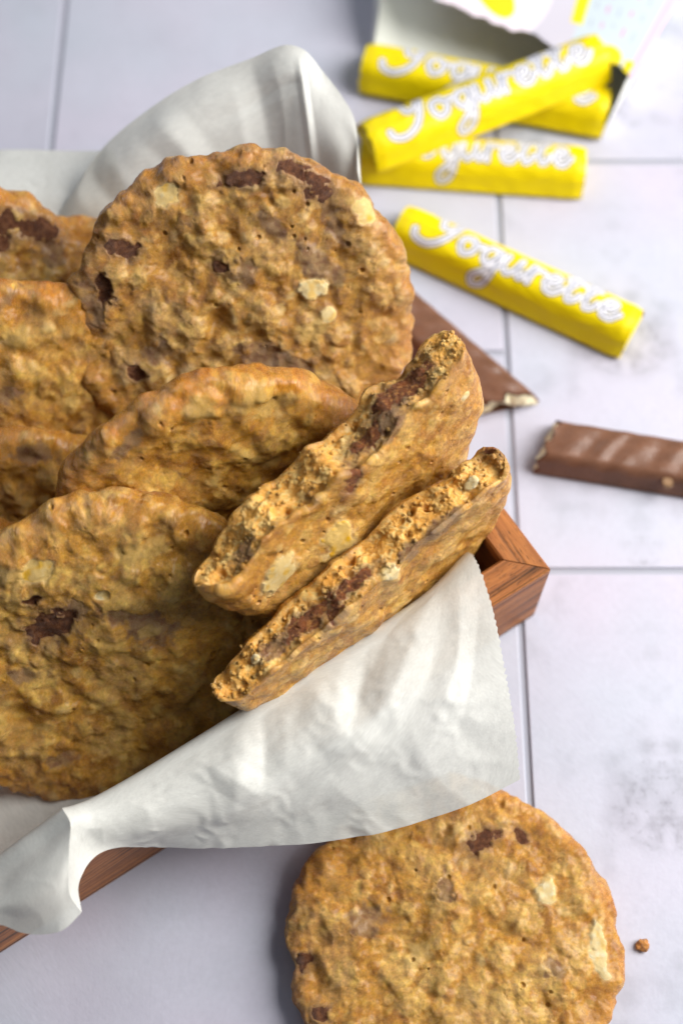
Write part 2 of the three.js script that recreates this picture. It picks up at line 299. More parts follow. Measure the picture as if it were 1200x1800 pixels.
// a whole cookie: square grid wrapped onto a disc, over the rim and under it. Local z is the top. R, T in mm
function wholeCookie(cfg) {
  const { R, T, n } = cfg, rho = T / 2, P = new Float32Array(n * n * 3), idx = [], edge = new Float32Array(n * n), cut = new Float32Array(n * n), amp = new Float32Array(n * n), ra = 0.77, rb = 0.965;
  for (let j = 0; j < n; j++) for (let i = 0; i < n; i++) {
    const a = i / (n - 1) * 2 - 1, b = j / (n - 1) * 2 - 1, o = j * n + i; let t = Math.max(Math.abs(a), Math.abs(b)), th;
    if (t < 1e-6) { th = 0; t = 0; } else { const x = a * Math.sqrt(1 - b * b / 2), y = b * Math.sqrt(1 - a * a / 2); th = Math.atan2(y, x); }
    const Rt = R * (1 + 0.034 * noise(Math.cos(th) * 1.2 + cfg.seed * 9, Math.sin(th) * 1.2, 4) + 0.034 * noise(Math.cos(th) * 4 + cfg.seed * 9, Math.sin(th) * 4, 2)), rc = Rt - rho;
    let r, z;
    if (t < ra) { r = rc * t / ra; const q = r / rc; z = rho + (cfg.dome ?? 2) * (1 - q * q); }
    else if (t < rb) { const f = (t - ra) / (rb - ra) * Math.PI; r = rc + rho * Math.sin(f); z = rho * Math.cos(f); }
    else { const q = 1 - (t - rb) / (1 - rb); r = rc * q; z = -rho; }
    // a cookie is never flat
    const px = r * Math.cos(th), py = r * Math.sin(th); z += noise(px / 40 + cfg.seed, py / 40, 7) * 3.2 * (cfg.bend ?? 1);
    P[o * 3] = px; P[o * 3 + 1] = py; P[o * 3 + 2] = z;
    edge[o] = sst(0.60, 0.90, t) * (cfg.toast ?? 0.8); amp[o] = t > rb ? 0.2 : 1 - 0.35 * sst(0.82, 0.95, t);
    if (i < n - 1 && j < n - 1) { if ((i < n / 2) === (j < n / 2)) idx.push(o, o + 1, o + n + 1, o, o + n + 1, o + n); else idx.push(o, o + 1, o + n, o + 1, o + n + 1, o + n); }
  }
  return { P, N: normalsOf(P, idx), idx, edge, cut, amp };
}
// a broken half: local x along the broken edge, the broken face at y = 0 looking to -y, the top face +z. mm
function halfCookie(cfg) {
  const { R, T, nx, seed } = cfg, rho = T / 2, n1 = cfg.n1, n2 = cfg.n2, n3 = cfg.n3, L = n1 + n2 + n3, P = new Float32Array(nx * L * 3), idx = [], edge = new Float32Array(nx * L), cut = new Float32Array(nx * L);
  for (let i = 0; i < nx; i++) {
    const s = i / (nx - 1) * 2 - 1, x = (R - 0.15) * Math.sign(s) * (0.7 * Math.abs(s) + 0.3 * Math.sin(Math.abs(s) * Math.PI / 2));
    const y0 = noise(x / 19 + seed, 3, seed) * 6 + noise(x / 6 + seed, 8, seed) * 2.2, Rr = R * (1 + 0.02 * noise(x / 18, 5, seed));
    const ym = Math.max(0.6, Rr * Math.pow(Math.max(0.0002, 1 - Math.pow(Math.abs(x) / Rr, 2.5)), 1 / 2.5)), se = (a, b) => Math.pow(Math.pow(Math.abs(a), 2.5) + Math.pow(Math.abs(b), 2.5), 1 / 2.5);
    const hz = (y) => { const r = se(x, y), q = (r - (R - rho)) / rho; return q <= 0 ? rho + (cfg.dome ?? 1.5) * (1 - (r / (R - rho)) ** 2) : rho * Math.sqrt(Math.max(0.0, 1 - q * q)); };
    const warp = (y) => noise(x / 34 + seed * 3, y / 34, 2) * 4 * (cfg.bend ?? 1);
    for (let j = 0; j < L; j++) {
      let y, z, e = 0, c = 0;
      if (j < n1) { const t = j / n1 * 2 - 1, h = hz(Math.abs(y0)); y = y0; z = t * h; const m = (1 - Math.abs(t)) * h; c = sst(0.0, 2.2, m + noise(x / 2.5, z / 2.5, seed) * 0.8); y -= 1.2 * c * Math.sin(Math.PI * (t + 1) / 2); z += warp(y); }
      else if (j < n1 + n2) { const t = (j - n1) / n2; y = mix(y0, ym, Math.sin(t * Math.PI / 2) * 0.55 + t * 0.45); if (y > ym) y = ym; z = hz(Math.min(y, ym)) + warp(y); e = sst(0.62, 0.98, Math.hypot(x, y) / R); }
      else { const t = 1 - (j - n1 - n2) / n3; y = mix(y0, ym, Math.sin(t * Math.PI / 2) * 0.55 + t * 0.45); z = -hz(Math.min(y, ym)) + warp(y); e = sst(0.6, 0.95, Math.hypot(x, y) / R); }
      const o = i * L + j; P[o * 3] = x; P[o * 3 + 1] = y; P[o * 3 + 2] = z; edge[o] = e * (cfg.toast ?? 0.5); cut[o] = c;
      if (i < nx - 1) { const k = (j + 1) % L, a = o, b = i * L + k, c2 = a + L, d2 = b + L; idx.push(a, c2, b, b, c2, d2); }
    }
  }
  for (const [i, f] of [[0, 0], [nx - 1, 1]]) for (let j = 1; j < L - 1; j++) f ? idx.push(i * L, i * L + j + 1, i * L + j) : idx.push(i * L, i * L + j, i * L + j + 1);
  // keep the outside out
  let vol = 0; for (let t = 0; t < idx.length; t += 3) { const [a, b, c] = [idx[t] * 3, idx[t + 1] * 3, idx[t + 2] * 3]; vol += P[a] * (P[b + 1] * P[c + 2] - P[b + 2] * P[c + 1]) + P[a + 1] * (P[b + 2] * P[c] - P[b] * P[c + 2]) + P[a + 2] * (P[b] * P[c + 1] - P[b + 1] * P[c]); }
  if (vol < 0) for (let t = 0; t < idx.length; t += 3) { const q = idx[t + 1]; idx[t + 1] = idx[t + 2]; idx[t + 2] = q; }
  return { P, N: normalsOf(P, idx), idx, edge, cut };
}
// pose of a disc seen as an ellipse: centre pixel, half width in pixels, axis ratio, direction the face leans to in the picture (90 = down)
function discPose(u, v, a, ratio, ang, R) {
  const d = ray(u, v), p = CP.clone().addScaledVector(d, R * F / a), back = d.clone().normalize().negate(), th = Math.acos(ratio), A = THREE.MathUtils.degToRad(ang);
  const dir = RT.clone().multiplyScalar(Math.cos(A)).addScaledVector(UPV, -Math.sin(A)); dir.addScaledVector(back, -dir.dot(back)).normalize();
  return { p, n: back.multiplyScalar(Math.cos(th)).addScaledVector(dir, Math.sin(th)) };
}
function setPose(g, p, n, xdir) { const z = n.clone().normalize(), x = xdir.clone().addScaledVector(z, -xdir.dot(z)).normalize(), y = z.clone().cross(x); g.position.copy(p); g.quaternion.setFromRotationMatrix(new THREE.Matrix4().makeBasis(x, y, z)); g.updateMatrixWorld(true); }
// pixel of the photograph -> millimetres on the face plane of a placed cookie
const onFace = (g, u, v, lift = 0) => { const n = V(0, 0, 1).applyQuaternion(g.quaternion), o = g.position.clone().addScaledVector(n, lift / 1000); return g.worldToLocal(atPlane(u, v, o, n)).multiplyScalar(1000); };
const spot = (g, u, v, a, b, turn, kind, lift, more) => { const q = onFace(g, u, v, lift); return { x: q.x, y: q.y, z: q.z, a, b, h: 7, turn: turn * Math.PI / 180, kind, ...more }; };

function cookie(name, label, pose, cfg, spots, group) {
  const g = thing(name, label, 'cookie', group); setPose(g, pose.p, pose.n, RT);
  cfg.inc = spots.map(([u, v, a, b, t, k, more]) => spot(g, u, v, a, b, t, k, cfg.T / 2 + (cfg.dome ?? 2), more));
  bake(name, wholeCookie(cfg), cfg, g); return g;
}
// big cookie in the middle
cookie('cookie', 'large round cookie leaning on the raised paper corner, whole face showing', discPose(426, 562, 298, 0.965, 80, 0.0562), { R: 56.2, T: 12, n: 400, seed: 1, tint: [0.82, 0.85, 0.95], lump: 1.2, toast: 0.8 }, [
  [425, 318, 6.5, 2.6, 5, 'choc'], [560, 330, 4.5, 4.5, 60, 'choc'], [515, 300, 3, 5, 70, 'choc'], [590, 400, 3, 8, 20, 'smear'], [215, 440, 3.2, 5, 80, 'choc'], [165, 540, 3, 9, 10, 'smear'], [185, 510, 2.5, 5, 10, 'choc'],
  [238, 655, 3, 3, 0, 'choc'], [460, 620, 9, 4, -15, 'smear'], [430, 480, 5, 4, 40, 'smear'], [385, 470, 2.2, 2.2, 0, 'choc'], [560, 465, 11, 5, -55, 'smear'], [500, 640, 12, 5, -10, 'smear'], [280, 620, 5, 4, 20, 'smear'], [480, 395, 6, 3, -50, 'smear'],
  [550, 508, 5, 3.6, 10, 'cream'], [574, 553, 3.2, 2.4, 10, 'cream'], [294, 345, 4.6, 4, 0, 'cream', { gold: 0.4 }], [645, 375, 6, 4, -50, 'cream', { gold: 0.5 }], [545, 580, 5, 4, 0, 'tint'], [500, 355, 3, 2.4, 0, 'tint'],
]);
// cookie behind the broken halves
cookie('cookie_001', 'half-hidden cookie with raised lumpy rim between the large cookie and the front cookie', discPose(388, 895, 306, 0.70, 68, 0.0565), { R: 56.5, T: 13, n: 360, seed: 2, tint: [0.96, 0.95, 0.75], lump: 1.0, fine: 0.75, toast: 0.95 }, [
  [440, 708, 5, 4, 20, 'tint'], [480, 720, 7, 4, 10, 'tint'], [480, 812, 4, 3, 0, 'tint'], [350, 725, 5, 4, 0, 'tint'], [230, 790, 6, 3, 30, 'smear'], [360, 735, 2, 1.5, 0, 'tint'],
]);
// front cookie
cookie('cookie_002', 'front cookie with a melted dark chocolate patch, standing against the paper', discPose(208, 1160, 320, 0.85, 84, 0.058), { R: 58, T: 12, n: 400, seed: 3, tint: [0.90, 0.93, 0.85], lump: 1.1, toast: 0.7 }, [
  [85, 1105, 8.5, 5, 25, 'choc', { sink: 0.6 }], [60, 1055, 2.4, 1.8, 0, 'choc'], [125, 1070, 7, 3, 10, 'smear'], [265, 1100, 8, 6, -20, 'smear'], [215, 1080, 8, 3, -10, 'smear'], [65, 1005, 5, 4, 20, 'cream', { gold: 0.65 }], [20, 1010, 5, 4, 0, 'tint'],
  [255, 968, 9, 3, 8, 'tint'], [178, 1042, 2.5, 1.6, 20, 'cream'], [40, 1190, 5, 3, 0, 'smear'], [260, 1105, 3.5, 2, 20, 'tint'], [110, 1340, 5, 3, 0, 'smear'], [75, 1280, 2.5, 2, 0, 'tint'],
]);
// cookie on the table
{
  const c = at(796, 1662, 0.0065), R = 290 / F * c.clone().sub(CP).dot(FW);
  cookie('cookie_003', 'whole cookie lying flat on the white table in front of the box', { p: c, n: V(0.0, 1, 0.0) }, { R: R * 1000, T: 11, n: 380, seed: 4, tint: [0.94, 0.95, 0.95], lump: 1.05, toast: 0.75, bend: 0.4, dome: 2.2 }, [
    [845, 1480, 6.5, 2.8, 35, 'choc'], [918, 1470, 3.5, 1.8, -50, 'choc', { sink: 0.9 }], [960, 1565, 3.4, 4.4, -10, 'cream'], [1055, 1670, 3.4, 9.5, 4, 'cream'], [930, 1390, 3, 4, 40, 'smear'], [640, 1620, 7, 5, 20, 'smear'], [530, 1690, 3, 4, 0, 'choc'],
    [975, 1700, 4, 3, 0, 'smear'], [780, 1560, 3, 5, 0, 'smear'], [690, 1420, 8, 5, 10, 'tint'], [560, 1780, 3, 3, 0, 'choc'], [740, 1670, 4, 3, 0, 'tint'],
  ]);
}
// left group
cookie('cookie_004', 'cookie at the back left corner with dark chocolate near its top rim', discPose(-56, 622, 284, 0.97, 70, 0.0558), { R: 55.8, T: 12, n: 260, seed: 5, tint: [0.9, 0.9, 0.8], lump: 1.1, toast: 0.9 }, [
  [70, 405, 8, 3.5, -20, 'choc'], [10, 395, 5, 4, 10, 'choc'], [90, 440, 6, 5, -20, 'smear'], [5, 430, 3, 3, 0, 'choc'], [20, 395, 6, 3, 20, 'tint'],
]);
cookie('cookie_005', 'cookie behind the back left cookie and the large round cookie, only its top edge showing', discPose(136, 674, 290, 0.985, 80, 0.0594), { R: 59.4, T: 12, n: 220, seed: 6, tint: [0.9, 0.9, 0.8], lump: 0.7, toast: 0.9 }, []);
cookie('cookie_006', 'golden cookie at the left, overlapped by the left edge of the large round cookie', discPose(48, 768, 284, 0.90, 85, 0.0545), { R: 54.5, T: 12, n: 260, seed: 7, tint: [0.9, 0.9, 0.8], lump: 0.8, toast: 0.95 }, [
  [20, 530, 8, 3, 20, 'smear'], [125, 710, 4, 3, 30, 'tint'], [30, 600, 6, 4, 0, 'tint'], [15, 690, 5, 3, 0, 'smear'],
]);
cookie('cookie_007', 'cookie low at the left, mostly hidden behind the lumpy-rimmed middle cookie and the front cookie', discPose(50, 1010, 290, 0.84, 95, 0.057), { R: 57, T: 12, n: 240, seed: 8, tint: [0.9, 0.9, 0.8], lump: 0.7, toast: 0.7 }, [[60, 800, 7, 3, 0, 'smear']]);
cookie('cookie_008', 'cookie of which only an orange brown rim shows left above the front cookie', discPose(-75, 1178, 300, 0.82, 90, 0.0575), { R: 57.5, T: 12, n: 200, seed: 9, tint: [0.9, 0.9, 0.8], lump: 0.9, toast: 1 }, []);

// broken halves
function half(name, label, A, B, phi, cfg, cutSpots, faceSpots) {
  const g = thing(name, label, 'cookie half'), a = atDepth(...A), b = atDepth(...B), mid = a.clone().add(b).multiplyScalar(0.5);
  const x = a.clone().sub(b).normalize(), back = CP.clone().sub(mid); back.addScaledVector(x, -back.dot(x)).normalize();
  const side = back.clone().cross(x).normalize(); if (side.dot(UPV) < 0) side.negate();              // towards the upper left of the picture
  const p = THREE.MathUtils.degToRad(phi), up = back.clone().multiplyScalar(Math.cos(p)).addScaledVector(side, Math.sin(p)), n = back.clone().multiplyScalar(Math.sin(p)).addScaledVector(side, -Math.cos(p));
  // local y = -up, z = n, x so that the frame is right handed
  const y = up.clone().negate(), xx = y.clone().cross(n);
  g.position.copy(mid); g.quaternion.setFromRotationMatrix(new THREE.Matrix4().makeBasis(xx, y, n)); g.updateMatrixWorld(true);
  const upW = up.clone();
  const onCut = (u, v) => g.worldToLocal(atPlane(u, v, mid, upW)).multiplyScalar(1000);
  const onF = (u, v) => g.worldToLocal(atPlane(u, v, mid.clone().addScaledVector(n, cfg.T / 2000), n)).multiplyScalar(1000);
  cfg.inc = [...cutSpots.map(([u, v, a, h, k, more]) => { const q = onCut(u, v); return { x: q.x, y: 0, z: q.z, a, b: 7, h, turn: 0, kind: k, ...more }; }), ...faceSpots.map(([u, v, a, b, t, k, more]) => { const q = onF(u, v); return { x: q.x, y: q.y, z: q.z, a, b, h: 5, turn: t * Math.PI / 180, kind: k, ...more }; })];
  const base = halfCookie(cfg), { P, g: geo } = bake(name, base, cfg, g);
  // loose crumbs on the broken face
  const r = rng(cfg.seed * 100 + 3), parts = [], nn = geo.attributes.normal.array, cols = geo.attributes.color.array;
  for (let k = 0, tries = 0; k < 170 && tries < 40000; tries++) {
    const i = fl(r() * base.cut.length); if (base.cut[i] < 0.5) { if (base.cut[i] === 0 || r() > 0.5) continue; }
    if (cols[i * 3] < 0.4) continue;
    k++;
    const s = (0.25 + 0.75 * r() * r()) * 0.001, c = new THREE.IcosahedronGeometry(s, 1), pp = c.attributes.position, o = r() * 90, col = [];
    const tone = 0.85 + 0.4 * r(), pale = r() * 0.5;
    for (let q = 0; q < pp.count; q++) { const X = pp.getX(q), Y = pp.getY(q), Z = pp.getZ(q), f = 1 + 0.7 * noise(X / s * 1.1 + o, Y / s * 1.1, Z / s * 1.1); pp.setXYZ(q, X * f + P[i * 3] + nn[i * 3] * s * 0.5, Y * f * 0.9 + P[i * 3 + 1] + nn[i * 3 + 1] * s * 0.5, Z * f + P[i * 3 + 2] + nn[i * 3 + 2] * s * 0.5);
      const cc = [cols[i * 3] * tone, cols[i * 3 + 1] * tone, cols[i * 3 + 2] * tone]; mix3(cc, [0.92, 0.56, 0.15], pale); col.push(...cc); }
    c.setAttribute('color', new THREE.Float32BufferAttribute(col, 3)); parts.push(c);
  }
  const cr = mesh('crumbs', mergeGeometries(parts), doughMat, g); cr.userData.kind = 'stuff';
  return g;
}
half('cookie_half', 'upper broken cookie half with melted chocolate along its broken edge', [808, 598, 0.424], [352, 1020, 0.413], 37, { R: 52.5, T: 13.2, nx: 460, n1: 84, n2: 190, n3: 26, seed: 11, lump: 0.75, fine: 0.55, toast: 0.35, bend: 0.8 }, [
  [705, 690, 10, 4.5, 'choc', { red: 1, lift: 0.7 }], [640, 770, 6, 3.5, 'choc', { red: 1, lift: 0.7 }], [690, 720, 9, 3, 'smear'], [430, 970, 6, 3, 'smear'],
], [[580, 815, 4.5, 3, 0, 'cream'], [610, 840, 4, 2.6, 40, 'choc', { red: 1 }], [480, 1010, 9, 5, 30, 'cream', { gold: 0.35 }], [590, 940, 7, 6, 30, 'cream', { gold: 0.8 }], [690, 740, 6, 4, 30, 'smear'], [810, 690, 2, 1.4, 0, 'cream'], [350, 1045, 4, 3, 0, 'choc', { red: 1 }], [640, 700, 5, 3, 0, 'tint'], [540, 870, 3, 3, 0, 'choc', { red: 1 }]]);
half('cookie_half_001', 'lower broken cookie half standing against the front paper', [874, 796, 0.430], [384, 1218, 0.424], 20, { R: 56, T: 10.8, nx: 460, n1: 70, n2: 180, n3: 26, seed: 12, lump: 0.7, fine: 0.5, toast: 0.3, bend: 0.5 }, [
  [545, 1085, 11, 2.6, 'choc', { red: 1, lift: 0.7 }], [480, 1140, 7, 3, 'smear'], [620, 1030, 8, 2.2, 'choc', { red: 1, lift: 0.6 }], [870, 778, 3.4, 4, 'choc', { red: 1 }], [775, 930, 8, 3, 'smear'], [720, 965, 4, 2, 'smear'], [682, 1000, 3.6, 2, 'cream'], [830, 850, 3, 1.6, 'cream'], [452, 1160, 2, 1.5, 'cream'],
], [[600, 1060, 8, 2.2, 25, 'choc', { red: 1 }], [650, 1010, 6, 2.4, 25, 'smear'], [560, 1100, 3, 1.6, 40, 'choc', { red: 1 }]]);

// ---------------------------------------------------------------- baking paper
const paperT = dataTex(512, 512, (u, v) => { const c = 0.93 + 0.05 * tileNoise(u, v, 5, 4, 3) + 0.05 * tileNoise(u, v, 22, 2, 5); return [c, c, c * 0.985]; }, true);
const paperB = dataTex(512, 512, (u, v) => { const g = 0.5 + 0.5 * tileNoise(u, v, 14, 4, 8); return [g, g, g]; });
const paperMat = new THREE.MeshPhysicalMaterial({ color: new THREE.Color(0.84, 0.85, 0.83), map: paperT, bumpMap: paperB, bumpScale: 0.00006, roughness: 0.52, specularIntensity: 0.7, transmission: 0.2, thickness: 0, side: THREE.DoubleSide });
const paper = thing('baking_paper', 'white baking paper lining the wooden box and hanging over its front and back', 'baking paper');
// sheet through columns of points, smooth both ways, with creases; torn: jagged sides
function sheet(name, colsIn, nu, nv, wr, seed, torn, folds = []) {
  const curve = (pts) => new THREE.CatmullRomCurve3(pts, false, 'centripetal'), rows = colsIn[0].length, rowC = [];
  for (let r = 0; r < rows; r++) rowC.push(curve(colsIn.map((c) => c[r])));
  // the columns keep their own parameter so that a fold stays where it is
  const P = [], UV = [], idx = [], nc = colsIn.length - 1;
  for (let i = 0; i <= nu; i++) {
    const t = i / nu, col = curve(rowC.map((c) => c.getPoint(t)));
    for (let j = 0; j <= nv; j++) { const s = j / nv; const p = col.getPoint(clamp(s)); P.push(p); UV.push(t * 2, s * 1.2); }
  }
  const idxAt = (i, j) => i * (nv + 1) + j;
  const pos = new Float32Array(P.length * 3);
  for (let i = 0; i <= nu; i++) for (let j = 0; j <= nv; j++) {
    const p = P[idxAt(i, j)].clone(), a = P[idxAt(Math.min(nu, i + 1), j)], b = P[idxAt(Math.max(0, i - 1), j)], c = P[idxAt(i, Math.min(nv, j + 1))], d = P[idxAt(i, Math.max(0, j - 1))];
    const n = a.clone().sub(b).cross(c.clone().sub(d)).normalize(), X = p.x * 1000, Y = p.y * 1000, Z = p.z * 1000, k = wr(i / nu, j / nv);
    const w1 = Math.abs(noise(X / 34 + seed, Y / 34, Z / 34)), w2 = Math.abs(noise(X / 15 + seed, Y / 15 + 4, Z / 15)), w3 = Math.abs(noise(X / 6 + seed, Y / 6, Z / 6 + 8)), mk = sst(0.02, 0.22, noise(X / 21, Z / 21, seed + 3)), mk2 = sst(0.05, 0.25, noise(X / 13 + 5, Z / 13, seed + 6));
    const dd = (k * ((0.25 - w1) * 2.2 + (0.25 - w2) * 1.5 * (0.15 + mk) + (0.25 - w3) * 0.85 * mk2)) / 1000;
    let fd = 0; for (const [u0, v0, u1, v1, wd, am] of folds) { const a = i / nu, b = j / nv, ex = (u1 - u0) * 2.2, ey = v1 - v0, q = clamp(((a - u0) * 2.2 * ex + (b - v0) * ey) / (ex * ex + ey * ey)), di = Math.hypot((a - u0 - (u1 - u0) * q) * 2.2, b - v0 - ey * q); fd += am * Math.max(0, 1 - di / wd) * Math.sin(Math.PI * q) * (torn ? sst(0.68, 0.55, a) : 1); }
    p.addScaledVector(n, fd / 1000);
    if (torn && i === 0) { const e = p.clone().sub(P[idxAt(1, j)]).normalize().multiplyScalar(0.0007 * (noise(j * 0.9, 3, seed) + (j & 1 ? 0.7 : 0))); p.add(e); }
    pos.set([p.x + n.x * dd, p.y + n.y * dd, p.z + n.z * dd], idxAt(i, j) * 3);
    if (i < nu && j < nv) { const q = idxAt(i, j); idx.push(q, q + nv + 1, q + 1, q + 1, q + nv + 1, q + nv + 2); }
  }
  const g = new THREE.BufferGeometry(); g.setAttribute('position', new THREE.BufferAttribute(pos, 3)); g.setAttribute('uv', new THREE.Float32BufferAttribute(UV, 2)); g.setIndex(idx); g.computeVertexNormals();
  return mesh(name, g, paperMat, paper);
}
const A3 = (a) => a.map(([u, v, h]) => at(u, v, h));
const ragged = (t, s) => s;
{
  const cols = [
    [[832, 980, 0.053], [864, 1070, 0.053], [886, 1180, 0.050], [903, 1280, 0.045], [912, 1371, 0.039]],
    [[760, 1052, 0.050], [795, 1140, 0.051], [812, 1240, 0.048], [824, 1330, 0.042], [830, 1412, 0.035]],
    [[640, 1150, 0.049], [668, 1235, 0.050], [682, 1320, 0.045], [690, 1395, 0.037], [694, 1457, 0.030]],
    [[500, 1238, 0.049], [525, 1310, 0.050], [536, 1380, 0.044], [542, 1435, 0.035], [545, 1482, 0.028]],
    [[360, 1320, 0.049], [380, 1375, 0.050], [395, 1425, 0.045], [402, 1460, 0.036], [406, 1490, 0.030]],
    [[240, 1385, 0.050], [262, 1425, 0.050], [278, 1455, 0.046], [288, 1475, 0.040], [292, 1489, 0.035]],
    [[165, 1424, 0.053], [185, 1448, 0.052], [198, 1468, 0.049], [205, 1481, 0.046], [208, 1490, 0.044]],
    [[142, 1436, 0.056], [147, 1462, 0.054], [153, 1482, 0.051], [160, 1496, 0.049], [168, 1507, 0.0475]],
    [[131, 1442, 0.058], [132, 1475, 0.056], [135, 1508, 0.053], [138, 1532, 0.051], [140, 1553, 0.050]],
    [[124, 1448, 0.060], [122, 1488, 0.0595], [121, 1530, 0.058], [123, 1572, 0.055], [144, 1604, 0.050]],
  ].map(A3).map((c) => {            // the sheet goes on over the inner edge of the wall and down into the box
    const q = box.worldToLocal(c[0].clone()), a = boxPt(q.x, q.y - 0.003, Math.min(q.z - 0.0035, -WT - 0.0025)), b = boxPt(q.x, 0.030, Math.min(q.z - 0.005, -WT - 0.004));
    return [b, a, ...c];
  });
  // the torn right side
  sheet('front_flap', cols, 240, 110, (t, s) => sst(0, 0.12, t) * 0.7 * sst(0.3, 0.42, s) * sst(1.0, 0.85, t) + 0.06, 3, true,
    [[0.10, 0.30, 0.30, 0.66, 0.10, 1.6], [0.21, 0.29, 0.28, 0.60, 0.07, -1.5], [0.04, 0.34, 0.20, 0.80, 0.09, 1.2], [0.31, 0.29, 0.25, 0.70, 0.08, 1.4], [0.36, 0.29, 0.39, 0.62, 0.06, -1.4], [0.40, 0.29, 0.44, 0.78, 0.08, 1.3], [0.47, 0.32, 0.38, 0.70, 0.06, 1.2], [0.20, 0.62, 0.46, 0.74, 0.10, -0.9]]);
}
{ // beyond the sharp fold at the left
  const cols = [
    [[124, 1448, 0.060], [122, 1488, 0.0595], [121, 1530, 0.058], [123, 1572, 0.055], [144, 1604, 0.050]],
    [[112, 1459, 0.059], [108, 1500, 0.059], [106, 1548, 0.058], [105, 1600, 0.053], [112, 1634, 0.049]],
    [[84, 1482, 0.057], [80, 1525, 0.058], [78, 1570, 0.057], [77, 1612, 0.052], [78, 1642, 0.048]],
    [[45, 1514, 0.055], [42, 1550, 0.056], [40, 1588, 0.055], [38, 1617, 0.051], [37, 1639, 0.048]],
    [[0, 1551, 0.052], [0, 1572, 0.053], [0, 1593, 0.053], [0, 1610, 0.051], [0, 1626, 0.049]],
    [[-60, 1600, 0.050], [-60, 1612, 0.050], [-60, 1622, 0.049], [-60, 1630, 0.048], [-60, 1636, 0.047]],
  ].map(A3).map((c) => {
    const q = box.worldToLocal(c[0].clone()), a = boxPt(q.x, q.y - 0.003, Math.min(q.z - 0.0035, -WT - 0.0025)), b = boxPt(q.x, 0.030, Math.min(q.z - 0.005, -WT - 0.004));
    return [b, a, ...c];
  });
  sheet('folded_flap', cols, 90, 80, (t, s) => 0.25, 5);
}
{
  // back: the tall corner behind the large cookie and the low edge at the left
  const cols = [
    [[650, 440, 0.046], [645, 395, 0.056], [640, 360, 0.063], [634, 328, 0.068], [628, 300, 0.072]],
    [[610, 400, 0.047], [618, 345, 0.060], [623, 295, 0.070], [625, 250, 0.077], [624, 213, 0.081]],
    [[585, 390, 0.047], [592, 330, 0.062], [597, 270, 0.074], [600, 215, 0.081], [600, 168, 0.086]],
    [[550, 375, 0.047], [556, 305, 0.064], [560, 240, 0.077], [562, 175, 0.086], [564, 122, 0.091]],
    [[520, 365, 0.047], [526, 290, 0.066], [530, 215, 0.080], [532, 145, 0.090], [533, 87, 0.096]],
    [[480, 360, 0.047], [490, 280, 0.066], [498, 205, 0.080], [502, 135, 0.091], [503, 79, 0.097]],
    [[400, 370, 0.047], [410, 300, 0.063], [420, 230, 0.076], [430, 160, 0.086], [440, 103, 0.092]],
    [[310, 400, 0.047], [315, 330, 0.060], [320, 265, 0.072], [330, 200, 0.081], [345, 140, 0.086]],
    [[220, 430, 0.046], [220, 370, 0.056], [225, 315, 0.065], [235, 265, 0.072], [250, 200, 0.077]],
    [[150, 460, 0.045], [140, 410, 0.050], [140, 360, 0.057], [155, 310, 0.063], [180, 262, 0.068]],
    [[110, 470, 0.045], [100, 430, 0.047], [98, 400, 0.050], [105, 375, 0.053], [118, 352, 0.056]],
  ].map(A3);
  sheet('back_corner', cols, 170, 90, (t, s) => 0.22 * sst(0, 0.2, s), 9, false, [[0.50, 0.1, 0.60, 0.99, 0.10, 2.0], [0.62, 0.1, 0.78, 0.95, 0.08, -1.8], [0.80, 0.2, 0.93, 0.98, 0.09, 1.5], [0.30, 0.2, 0.44, 0.95, 0.08, -1.2], [0.66, 0.6, 0.40, 0.75, 0.08, 1.2]]);
  const low = [
    [[260, 440, 0.044], [240, 395, 0.050], [225, 350, 0.054], [212, 305, 0.056], [200, 264, 0.056]],
    [[170, 450, 0.044], [155, 400, 0.050], [145, 355, 0.054], [135, 310, 0.055], [125, 265, 0.054]],
    [[80, 460, 0.044], [70, 405, 0.050], [60, 355, 0.054], [50, 310, 0.054], [45, 263, 0.052]],
    [[-10, 470, 0.044], [-20, 410, 0.050], [-30, 360, 0.054], [-35, 310, 0.053], [-40, 265, 0.050]],
    [[-100, 480, 0.044], [-110, 420, 0.050], [-115, 370, 0.053], [-120, 320, 0.052], [-120, 270, 0.049]],
  ].map(A3);
  sheet('back_edge', low, 120, 60, (t, s) => 0.4 * sst(0, 0.2, s), 14);
}
{ // inside: down the front wall, over the base, up the back
  const prof = [[0.0, 0.047], [-0.005, 0.040], [-0.015, 0.026], [-0.023, 0.015], [-0.036, 0.0086], [-0.08, 0.0082], [-0.13, 0.0085], [-BD + 2 * WT + 0.004, 0.014], [-BD + 2 * WT + 0.001, 0.045]];
  const cols = []; for (let k = 0; k <= 10; k++) { const x = -WT - 0.018 - (BL - 2 * WT - 0.02) * k / 10; const sl = 0; cols.push(prof.map(([z, y], q) => boxPt(x, y, -WT - 0.0016 + (q > 0 && q < 5 ? mix([0, -0.0012, -0.002, -0.004, -0.016][q], z, sl) : z)))); }
  sheet('lining', cols, 100, 160, () => 0.3, 21);
}

